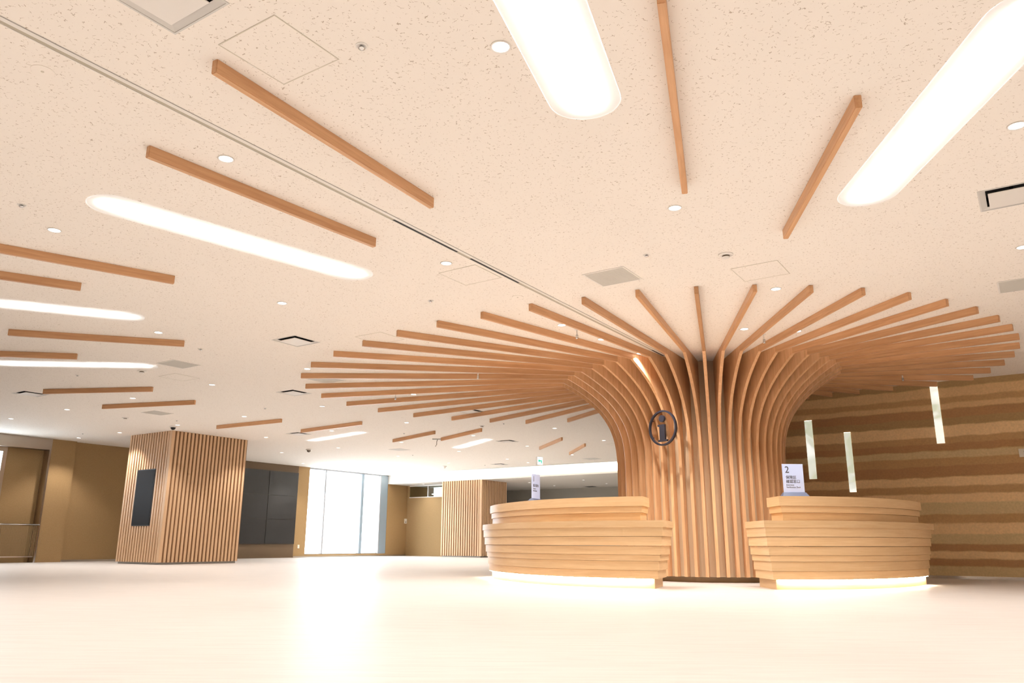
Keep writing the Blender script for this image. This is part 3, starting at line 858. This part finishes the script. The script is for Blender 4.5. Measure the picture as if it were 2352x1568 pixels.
# three lit glass strips in the striped wall
for s0, s1, z0, z1, lb in ((-0.372, -0.242, 1.625, 2.657, 'lit glass strip in the striped wall nearest the tree trunk, left of three'),
                           (0.275, 0.385, 1.378, 2.398, 'lit glass strip in the striped wall, the lowest, in the middle of three'),
                           (1.69, 1.808, 2.112, 3.118, 'lit glass strip high in the striped wall just under the canopy tips')):
    t = thing('wall_light', lb, 'lamp', wall_pt((s0+s1)/2, z0), math.atan2(WDIR.y, WDIR.x), 'lit strips in the striped wall')
    w = s1-s0
    obj('glass', lbox(-w/2+0.002, w/2-0.002, -0.012, 0.05, 0.002, z1-z0-0.002), 'onyx', t, world=False)
    obj('lamp_cap', lbox(-w/2+0.002, w/2-0.002, -0.006, 0.05, z1-z0-0.003, z1-z0+0.002), 'tube_lamp', t, world=False)

# ================================================================ THINGS ON THE CEILING
# luminous slots
def opal_mat():
    m, nt, b = mat('opal_sheet')
    nt.nodes.remove(b); out = nt.nodes['Material Output']
    d = N(nt, 'ShaderNodeBsdfDiffuse'); d.inputs[0].default_value = (0.90, 0.835, 0.76, 1)
    t = N(nt, 'ShaderNodeBsdfTranslucent'); t.inputs[0].default_value = (1.0, 0.98, 0.95, 1)
    ad = N(nt, 'ShaderNodeMixShader'); ad.inputs[0].default_value = 0.30
    nt.links.new(d.outputs[0], ad.inputs[1]); nt.links.new(t.outputs[0], ad.inputs[2]); nt.links.new(ad.outputs[0], out.inputs[0])
    return m
M['opal'] = opal_mat()
M['slot_inside'] = plain('slot_housing_inside', (0.06, 0.06, 0.06), 0.9)
def slot_housing(k, r0, ln, h):
    bm = bmesh.new(); pts = capsule(k, r0, ln, SLOT_W)
    lo = [bm.verts.new((p.x, p.y, ZC+0.002)) for p in pts]; hi = [bm.verts.new((p.x, p.y, ZC+h)) for p in pts]
    n = len(pts)
    for i in range(n): bm.faces.new((lo[i], lo[(i+1) % n], hi[(i+1) % n], hi[i]))
    bm.faces.new(hi)
    return bm
for k, r0, ln, lb in SLOTS:
    c = TREE+rdir(k)*(r0+ln/2)+UP*ZC
    t = thing('slot_light', lb, 'lamp', c, 0, 'luminous slots in the ceiling')
    obj('housing', slot_housing(k, r0, ln, 0.06), 'slot_inside', t)
    bm = bmesh.new(); bm.faces.new([bm.verts.new((p.x, p.y, ZC)) for p in capsule(k, r0, ln, SLOT_W)])
    obj('opal_sheet', bm, 'opal', t)
    w = 0.03; bm = bmesh.new()
    ins = 0.13
    add_prism(bm, capsule(k, r0+ins, ln-2*ins, w), ZC+0.050, ZC+0.056)
    obj('lamp_strip', bm, 'slot_lamp', t)

# loose battens
BAT = [(-1.96, 7.52, 2.08, 'near slanting oak batten at upper left, the upper of a parallel pair'),
       (-2.95, 7.15, 2.08, 'near slanting oak batten at upper left, the lower of a parallel pair'),
       (-5.25, 8.02, 2.08, 'bright oak batten entering from the left edge, upper of two cut off together'),
       (-5.95, 8.79, 2.08, 'dark oak batten entering from the left edge below a brighter one'),
       (-7.95, 7.76, 2.08, 'pale oak batten lying between the two slots at the left edge'),
       (-8.95, 9.42, 2.08, 'short stretch of oak batten just above the lower slot at the left edge'),
       (-10.95, 9.42, 2.06, 'level oak batten above the slatted column, farther left of two'),
       (-12.02, 9.45, 2.11, 'level oak batten right above the slatted column'),
       (-14.03, 9.41, 2.07, 'oak batten right of the slatted column, above the video wall'),
       (-15.09, 8.20, 2.15, 'oak batten right above the bright slot over the window'),
       (-17.04, 8.21, 2.06, 'pale oak batten in the middle distance, left of the hanging cable'),
       (-17.72, 7.20, 2.06, 'dark oak batten in the middle distance, right of the hanging cable'),
       (-20.2, 7.89, 2.12, 'short looking oak batten above the exit sign'),
       (-21.03, 9.00, 2.12, 'farthest oak batten close beside the trunk, right of the exit sign'),
       (0.01, 7.04, 2.20, 'oak batten running straight to the top edge above the tree column'),
       (1.02, 5.97, 2.10, 'oak batten slanting to the right between two luminous slots')]
for k, r0, ln, lb in BAT:
    d = rdir(k)
    loc = TREE + d*(r0+ln/2) + UP*ZC
    bm = lbox(-ln/2, ln/2, -BT/2, BT/2, -BD, -0.001)
    ed = [e for e in bm.edges if not all(v.co.z > -0.01 for v in e.verts)]
    bmesh.ops.bevel(bm, geom=ed, offset=0.004, segments=2, affect='EDGES')
    o = obj('ceiling_batten', bm, 'wood_x', loc=loc, world=False)
    o.location = loc; o.rotation_euler = (0, 0, math.atan2(d.y, d.x))
    tag(o, lb, 'batten', 'loose radial battens on the ceiling')

# downlights
def make_downlight(loc, label):
    t = thing('downlight', label, 'lamp', loc, 0, 'round downlights in the ceiling')
    obj('trim_ring', lathe([(0.0455, -0.001), (0.0565, -0.001), (0.0575, -0.004), (0.055, -0.007), (0.0475, -0.0055), (0.0455, -0.001)], 32), 'white_metal', t, smooth=True, world=False)
    obj('lens', lathe([(0, -0.0035), (0.046, -0.0025), (0.046, -0.0005), (0, -0.0005)], 32), 'lens', t, world=False)
    ld = bpy.data.lights.new('downlight_lamp', 'SPOT'); ld.energy = DOWN_W; ld.color = DOWN_COL
    ld.spot_size = math.radians(112); ld.spot_blend = 0.55; ld.shadow_soft_size = 0.05
    lo = bpy.data.objects.new('downlight_lamp', ld); COL.objects.link(lo); lo.parent = t; lo.location = (0, 0, -0.02)
    return t
DL = [((1150, 107), 'largest looking downlight, just left of the slot at the top'),
      ((519, 364), 'downlight between the two near slanting battens at upper left'),
      ((125, 528), 'downlight near the left edge, below the longest bright slot'),
      ((648, 695.6), 'downlight below the right end of the longest bright slot'),
      ((1025, 604), 'downlight left of the black gaps in the long slot diffuser'),
      ((1550, 477), 'downlight just below the end of the batten pointing to the top edge'),
      ((2335, 288), 'downlight at the right edge below the slanting bright slot'),
      ((2349, 567), 'downlight cut by the right edge below the open diffuser'),
      ((1782, 663), 'downlight between canopy tips, right below the plain access hatch'),
      ((1290, 746), 'downlight among the left front ribs, beside a sprinkler'),
      ((1382, 778.5), 'downlight among the left front ribs, next to the slot diffuser'),
      ((1709.5, 755), 'downlight among the front ribs just right of the middle rib'),
      ((1831, 760), 'downlight touching a rib on the right front of the canopy'),
      ((1470, 811), 'downlight wedged between ribs right above the lit rib of the trunk'),
      ((1276.5, 802), 'downlight almost hidden behind a left rib of the canopy'),
      ((364, 763), 'downlight above the right end of the pale batten at left'),
      ((487, 883), 'downlight right of the grey grille near the lower left slot'),
      ((305, 914), 'downlight between the two level battens above the slatted column'),
      ((154, 940), 'downlight left of the slatted column, below the small diffuser'),
      ((25, 961), 'downlight at the left edge above the steel alcove'),
      ((181, 1005), 'downlight above the lit ochre pier at far left'),
      ((275, 993), 'downlight beside the left edge of the slatted column'),
      ((408, 975.5), 'downlight above the corner of the slatted column, by the dome camera'),
      ((561, 956), 'downlight above the left end of the batten over the video wall'),
      ((740, 932.5), 'downlight left of a canopy tip, below the lower air diffuser'),
      ((611, 1004), 'downlight right of the slatted column top'),
      ((647, 1039), 'downlight above the video wall'),
      ((762, 989), 'downlight squeezed between a batten and the slot over the window'),
      ((777, 1028), 'downlight right below the slot over the window'),
      ((789, 1057), 'downlight above the middle of the tall window'),
      ((696, 1064), 'downlight between video wall and window, close to the wall'),
      ((819, 1078), 'downlight closest to the right half of the tall window'),
      ((950, 905), 'downlight below the left ribs beside a hanging sprinkler'),
      ((706, 846.5), 'downlight at the far left tip of the canopy'),
      ((950, 804.5), 'downlight under the upper left ribs of the canopy'),
      ((934, 970), 'downlight below the canopy, above the pale middle batten'),
      ((922, 1015), 'downlight right under the pale middle batten'),
      ((914, 1047), 'downlight below the small grey grille in the middle distance'),
      ((909, 1072), 'downlight at the left end of the glowing bulkhead'),
      ((1030, 1063), 'downlight near the white dome above the second slatted column'),
      ((962, 1078), 'faint downlight close to the bulkhead, left of the white dome'),
      ((1054, 1036), 'downlight at the near end of the farthest bright slot'),
      ((1087, 1000), 'downlight between the dark middle batten and the farthest slot'),
      ((1211, 1024), 'downlight left of the short batten above the exit sign'),
      ((1274, 983), 'downlight right of the canopy ribs, above the short far batten'),
      ((1314, 1044), 'downlight under the farthest batten beside the exit sign'),
      ((1165, 1054), 'downlight above the diffuser nearest to the bulkhead'),
      ((1213, 1062), 'faint downlight just left of the exit sign'),
      ((1387, 1011), 'downlight close to the left side of the trunk')]
first = None
seen_pos = []
for (px, py), lb in DL:
    p = ce(px, py); seen_pos.append(p)
    if first is None: first = make_downlight(p, lb)
    else: dup(first, p, 0, lb, 'round downlights in the ceiling')
def in_frame(p, m=40):
    d = p-Vector((0, 0, CH)); c = d.dot(_f)
    if c < 0.1: return False
    return -m < 1176+FPX*d.dot(CR)/c < 2352+m and -m < 784-FPX*d.dot(CU)/c < 1568+m
for i in range(-1, 7):
    for j in range(-6, 5):
        p = uv(0.5+2.56*i-2.56, -2.1+2.36*j, ZC)
        if in_frame(p) or (p.xy-WA).dot(WN) > -0.4 or any((p-q).length < 1.2 for q in seen_pos): continue
        if p.length > (14.5 if 0.5-2.1+2.36*j > 0 and i >= 0 else 10.5): continue
        dup(first, p, 0, 'round ceiling downlight of the grid continuing outside the photo', 'downlights outside the photo')
# dimmer downlights of the low ceiling beyond
DL2 = [((1216, 1108), 'downlight of the low grey ceiling left of sign number 1, the nearer'),
       ((1273, 1115), 'downlight of the low grey ceiling right of sign number 1'),
       ((1217, 1126), 'downlight of the low grey ceiling left of sign number 1, the farther'),
       ((1340, 1102), 'downlight of the low grey ceiling just above its diffuser'),
       ((1393, 1110), 'downlight of the low grey ceiling nearest the trunk'),
       ((1325.5, 1121), 'faint farthest downlight of the low grey ceiling')]
for (px, py), lb in DL2:
    t = dup(first, at(px, py, ZB), 0, lb, 'downlights of the low ceiling')
    for c in t.children:
        if c.type == 'LIGHT':
            c.data = c.data.copy(); c.data.energy = 105; c.data.color = (1.0, 0.97, 0.92)

t = dup(first, uv(24.5, -20.45, ZB), 0, 'downlight tucked under the low ceiling in front of the clerestory glass', 'downlights of the low ceiling')
for c in t.children:
    if c.type == 'LIGHT': c.data = c.data.copy(); c.data.energy = 26
# square air diffusers
def make_diffuser(c, label):
    t = thing('air_diffuser', label, 'vent', c, AN, 'square air diffusers')
    sg = ((-1, -1), (1, -1), (1, 1), (-1, 1))
    def rings(prof):
        bm = bmesh.new(); v = [[bm.verts.new((x*h_, y*h_, z)) for x, y in sg] for h_, z in prof]
        for a_ in range(len(prof)-1):
            for k in range(4): bm.faces.new((v[a_][k], v[a_][(k+1) % 4], v[a_+1][(k+1) % 4], v[a_+1][k]))
        return bm
    obj('frame', rings([(0.224, -0.0005), (0.224, -0.004), (0.213, -0.004), (0.213, 0.0), (0.172, 0.010)]), 'diffuser_frame', t, world=False)
    obj('duct', rings([(0.172, 0.010), (0.172, 0.09), (0.001, 0.091)]), 'black', t, world=False)
    obj('face_panel', lbox(-0.157, 0.157, -0.157, 0.157, -0.015, -0.008, 0.002), 'white_metal', t, world=False)
    obj('hanger', lbox(-0.012, 0.012, -0.012, 0.012, -0.009, 0.090), 'black', t, world=False)
    return t
M['diffuser_frame'] = plain('diffuser_frame', (0.66, 0.63, 0.59), 0.5)
df = None
for c, lb in DIFFS:
    if df is None: df = make_diffuser(c, lb)
    else: dup(df, c, AN, lb)
# one more, in the low grey ceiling: surface mounted
t = thing('air_diffuser', 'dark square air diffuser in the low grey ceiling beyond the bulkhead', 'vent', at(1357, 1117, ZB), AN)
obj('frame', lbox(-0.23, 0.23, -0.23, 0.23, -0.006, -0.0005), 'grey_metal', t, world=False); obj('face_panel', lbox(-0.17, 0.17, -0.17, 0.17, -0.014, -0.006), 'black', t, world=False)

# flat return grilles
def make_grille(c, label):
    t = thing('return_grille', label, 'vent', c, AN, 'flat return grilles')
    bm = bmesh.new()
    for a, b, c_, d in ((-0.225, 0.225, -0.225, -0.208), (-0.225, 0.225, 0.208, 0.225), (-0.225, -0.208, -0.208, 0.208), (0.208, 0.225, -0.208, 0.208)):
        add_box(bm, (a, c_, -0.006), Vector((b-a, 0, 0)), Vector((0, d-c_, 0)), Vector((0, 0, 0.0055)))
    obj('frame', bm, 'white_metal', t, world=False)
    bm = bmesh.new()
    for i in range(24):
        x = -0.204+i*0.0172
        add_box(bm, (x, -0.208, -0.0045), Vector((0.0105, 0, 0)), Vector((0, 0.416, 0)), Vector((0, 0, 0.003)))
    obj('louvre', bm, 'grille_louvre', t, world=False)
    obj('backing', lbox(-0.208, 0.208, -0.208, 0.208, -0.0012, -0.0005), 'grille_dark', t, world=False)
    return t
M['grille_louvre'] = plain('louvre_grey', (0.72, 0.69, 0.63), 0.5)
gp = None
for (px, py), lb in (((1407, 635), 'grey louvred return grille above the front left ribs of the tree'),
                     ((410, 836), 'grey return grille at the right end of the lower left slot'),
                     ((362, 948), 'grey return grille above the corner of the slatted column'),
                     ((918, 1032), 'small grey return grille in the middle distance, left of the far slot'),
                     ((748, 871), 'grey return grille partly hidden behind the leftmost ribs'),
                     ((2350, 652), 'grey return grille cut by the right edge, above the right ribs'),
                     ((1360, 1053), 'pale return grille in front of the bulkhead close to the trunk')):
    c = ce(px, py)
    if gp is None: gp = make_grille(c, lb)
    else: dup(gp, c, AN, lb)

# access hatches: thin frame lines around a ceiling board
M['hatch_line'] = plain('hatch_frame', (0.66, 0.60, 0.50), 0.6)
def make_hatch(c, label):
    t = thing('access_hatch', label, 'hatch', c, AN, 'access hatches in the ceiling')
    bm = bmesh.new(); h, w = 0.2265, 0.006
    for a, b, c_, d in ((-h, h, -h, -h+w), (-h, h, h-w, h), (-h, -h+w, -h+w, h-w), (h-w, h, -h+w, h-w)):
        add_box(bm, (a, c_, -0.003), Vector((b-a, 0, 0)), Vector((0, d-c_, 0)), Vector((0, 0, 0.0025)))
    obj('frame', bm, 'hatch_line', t, world=False)
    obj('hatch_board', lbox(-h+w, h-w, -h+w, h-w, -0.0015, -0.0005), 'ceiling', t, world=False)
    obj('catch', lbox(-0.03, 0.03, h-0.004, h+0.003, -0.004, -0.0005), 'white_metal', t, world=False)
    return t
hp = None
for c, lb in (((ce(502, 102)+ce(778, 136))*0.5, 'square access hatch outline at the top, beside the big air diffuser'),
              ((ce(1677, 617)+ce(1815, 628))*0.5, 'square access hatch outline right above the front canopy tips'),
              (ce(1080, 632), 'faint square access hatch left of the long slot diffuser'),
              (ce(872, 776), 'faint access hatch behind the upper left canopy tips'),
              (ce(412, 866), 'faint access hatch below the grille at the lower left slot'),
              (ce(1418, 1020), 'access hatch outline half hidden by the trunk')):
    if hp is None: hp = make_hatch(c, lb)
    else: dup(hp, c, AN, lb)

# long slot diffuser
sd = thing('slot_diffuser', 'long thin slot diffuser running diagonally across the ceiling into the canopy', 'vent', ce(910, 502))
A_, B_ = ce(-60, 12.5), ce(1528, 816.5)
sdir = (B_-A_).normalized(); sn = Vector((-sdir.y, sdir.x, 0))       # to the picture's left
sl = (B_-A_).length
M['slot_shade'] = plain('slot_shade', (0.47, 0.42, 0.33), 0.6)  # white slot interior, its recess shade put into the grey-beige colour
def along(t0, t1, n0, n1, z0, z1): return box(A_+sdir*t0+sn*n0+UP*(z0), sdir*(t1-t0), sn*(n1-n0), UP*(z1-z0))
obj('rail', along(0, sl, -0.030, -0.026, -0.005, -0.0005), 'grey_metal', sd)  # grey paints the thin shadow line along the flange
obj('rail', along(0, sl, -0.026, 0.008, -0.003, -0.0005), 'white_metal', sd)
obj('rail', along(0, sl, 0.034, 0.040, -0.005, -0.0005), 'white_metal', sd)
def tpos(px, py): return (ce(px, py)-A_).dot(sdir)
op = [(tpos(908, 503), tpos(1055, 577)), (tpos(1086, 592), tpos(1197, 648)), (tpos(1500, 803), sl)]
t0 = 0
for a, b in op:
    if a > t0: obj('blank_plate', along(t0, a, 0.008, 0.034, -0.0016, -0.0005), 'slot_shade', sd)
    obj('dark_opening', along(a, b, 0.008, 0.034, -0.0016, -0.0005), 'black', sd); t0 = b  # flat black strip paints the dark inside of the open slot

# sprinklers and detectors
def make_sprinkler(loc, label, drop=0.022):
    t = thing('sprinkler', label, 'sprinkler', loc, 0, 'sprinklers')
    obj('cover_ring', lathe([(0, -0.0005), (0.034, -0.0005), (0.034, -0.003), (0.028, -0.005), (0, -0.005)], 24), 'white_metal', t, smooth=False, world=False)
    obj('head', lathe([(0, -0.004), (0.010, -0.004), (0.010, -drop*0.55), (0.017, -drop*0.6), (0.018, -drop*0.85), (0.006, -drop), (0, -drop)], 20), 'chrome', t, smooth=True, world=False)
    return t
sp = None
for (px, py), lb in (((831, 105), 'chrome sprinkler head at the top, right of the square hatch'),
                     ((50, 470), 'chrome sprinkler head near the left edge below a near batten'),
                     ((1485, 585), 'sprinkler head above the louvred return grille'),
                     ((989, 690), 'sprinkler head in the bare ceiling left of the canopy tips'),
                     ((461, 801), 'sprinkler head right of the pale batten at left'),
                     ((178, 861), 'tiny sprinkler head below the lower left slot'),
                     ((609, 937), 'tiny sprinkler head above the batten over the video wall'),
                     ((406, 965), 'tiny sprinkler head above the dome camera'),
                     ((190, 995), 'tiny sprinkler head above the ochre pier'),
                     ((928, 994.5), 'tiny sprinkler head at the pale middle batten'),
                     ((1157, 972), 'tiny sprinkler head under the lower left rib tips'),
                     ((1114, 1067.7), 'tiny sprinkler head left of the diffuser near the bulkhead'),
                     ((948, 1044.6), 'tiny sprinkler head below the small grille in the middle distance')):
    if sp is None: sp = make_sprinkler(ce(px, py), lb)
    else: dup(sp, ce(px, py), 0, lb)
def make_drop(loc, label):
    t = thing('drop_sprinkler', label, 'sprinkler', loc, 0, 'hanging sprinklers between the ribs')
    obj('pipe', lathe([(0, -0.0005), (0.03, -0.0005), (0.03, -0.004), (0.009, -0.006), (0.009, -0.075), (0, -0.075)], 16), 'white_metal', t, world=False)
    obj('head', lathe([(0, -0.07), (0.016, -0.07), (0.016, -0.10), (0.02, -0.105), (0.012, -0.118), (0, -0.118)], 16), 'chrome', t, smooth=True, world=False)
    return t
dp_ = None
for (px, py), lb in (((1325, 757), 'hanging sprinkler between the left front ribs'),
                     ((1754, 768), 'hanging sprinkler between the right front ribs'),
                     ((1098, 853), 'hanging sprinkler below the long level ribs at left'),
                     ((909, 903), 'hanging sprinkler under the lower left ribs near their tips'),
                     ((2072, 858), 'hanging sprinkler under the right ribs near the striped wall')):
    if dp_ is None: dp_ = make_drop(ce(px, py), lb)
    else: dup(dp_, ce(px, py), 0, lb)
def make_detector(loc, label):
    t = thing('smoke_detector', label, 'detector', loc, 0, 'smoke detectors')
    obj('base', lathe([(0, -0.0005), (0.066, -0.0005), (0.066, -0.008), (0.05, -0.014), (0, -0.014)], 32), 'white_metal', t, smooth=False, world=False)
    obj('sensor_slits', lathe([(0, -0.012), (0.034, -0.012), (0.034, -0.028), (0, -0.028)], 24), 'dark_steel', t, world=False)
    obj('cap', lathe([(0, -0.028), (0.036, -0.028), (0.030, -0.038), (0, -0.040)], 24), 'white_metal', t, smooth=False, world=False)
    return t
sm = None
for (px, py), lb in (((1667, 584), 'round smoke detector above the middle of the canopy front'),
                     ((326, 851), 'flat smoke detector under the lower left slot'),
                     ((288, 959), 'flat smoke detector above the left half of the slatted column'),
                     ((1107, 977), 'smoke detector above the right end of the dark middle batten')):
    if sm is None: sm = make_detector(ce(px, py), lb)
    else: dup(sm, ce(px, py), 0, lb)
def dome(loc, label, m_):
    t = thing('dome_camera', label, 'camera', loc)
    obj('base', lathe([(0, -0.0005), (0.085, -0.0005), (0.085, -0.02), (0.06, -0.03), (0, -0.03)], 28), 'white_metal', t, world=False)
    obj('dome', lathe([(0.058, -0.03)]+[(0.058*math.cos(a), -0.03-0.058*math.sin(a)) for a in (0.3, 0.6, 0.9, 1.2, 1.45)]+[(0, -0.088)], 24), m_, t, smooth=True, world=False)
dome(ce(398, 978.5), 'dark dome camera on the ceiling at the corner of the slatted column', 'black')
dome(ce(709.5, 1031.5), 'dark dome camera on the ceiling between video wall and window', 'dark_steel')
dome(ce(1021, 1070), 'white dome camera in front of the glowing bulkhead', 'white_metal')
def cover(loc, label):
    t = thing('ceiling_cover', label, 'cover', loc, 0, 'round ceiling covers')
    obj('disc', lathe([(0, -0.0005), (0.062, -0.0005), (0.062, -0.003), (0.058, -0.0042), (0, -0.0045)], 40), 'trough', t, world=False)
    obj('centre_mark', lathe([(0, -0.0045), (0.009, -0.0045), (0.007, -0.008), (0, -0.008)], 16), 'hatch_line', t, world=False)
cover(ce(98, 163), 'flat round cover plate on the ceiling at the upper left')
cover(ce(1189, 682), 'faint round cover plate left of the louvred return grille')

# cable hanging from a ceiling outlet
cb = thing('hanging_cable', 'thin dark cable hanging from the ceiling between two battens', 'cable', ce(1005, 1007.5))
obj('outlet', lbox(-0.13, 0.13, -0.05, 0.05, -0.02, -0.0005), 'grey_metal', cb, world=False)
def cable():
    bm = bmesh.new(); add_tube(bm, [Vector((0.0, 0, -0.015)), Vector((-0.02, 0, -0.08)), Vector((-0.02, 0, -0.15)), Vector((-0.05, 0, -0.20))], 0.008, 8); return bm
obj('cable', cable(), 'dark_steel', cb, world=False, smooth=True)

# exit sign
ex = thing('exit_sign', 'small glowing white and green exit sign hanging before the bulkhead', 'sign', ce(1239, 1049), math.radians(40))
obj('housing', lbox(-0.115, 0.115, -0.03, 0.03, -0.25, -0.0005), 'white_metal', ex, world=False)
fc = obj('lit_face', lbox(-0.105, 0.105, -0.037, -0.030, -0.24, -0.012), 'exit_face', ex, world=False)
bm = flat_prism([(-0.10, -0.125), (-0.04, -0.06), (-0.04, -0.105), (0.06, -0.105), (0.06, -0.20), (0.02, -0.20), (0.02, -0.145), (-0.04, -0.145), (-0.04, -0.19)], 0.002)
bmesh.ops.translate(bm, verts=bm.verts, vec=(0.01, -0.0395, 0))
o = obj('arrow', bm, 'exit_green', None, world=False); o.parent = fc
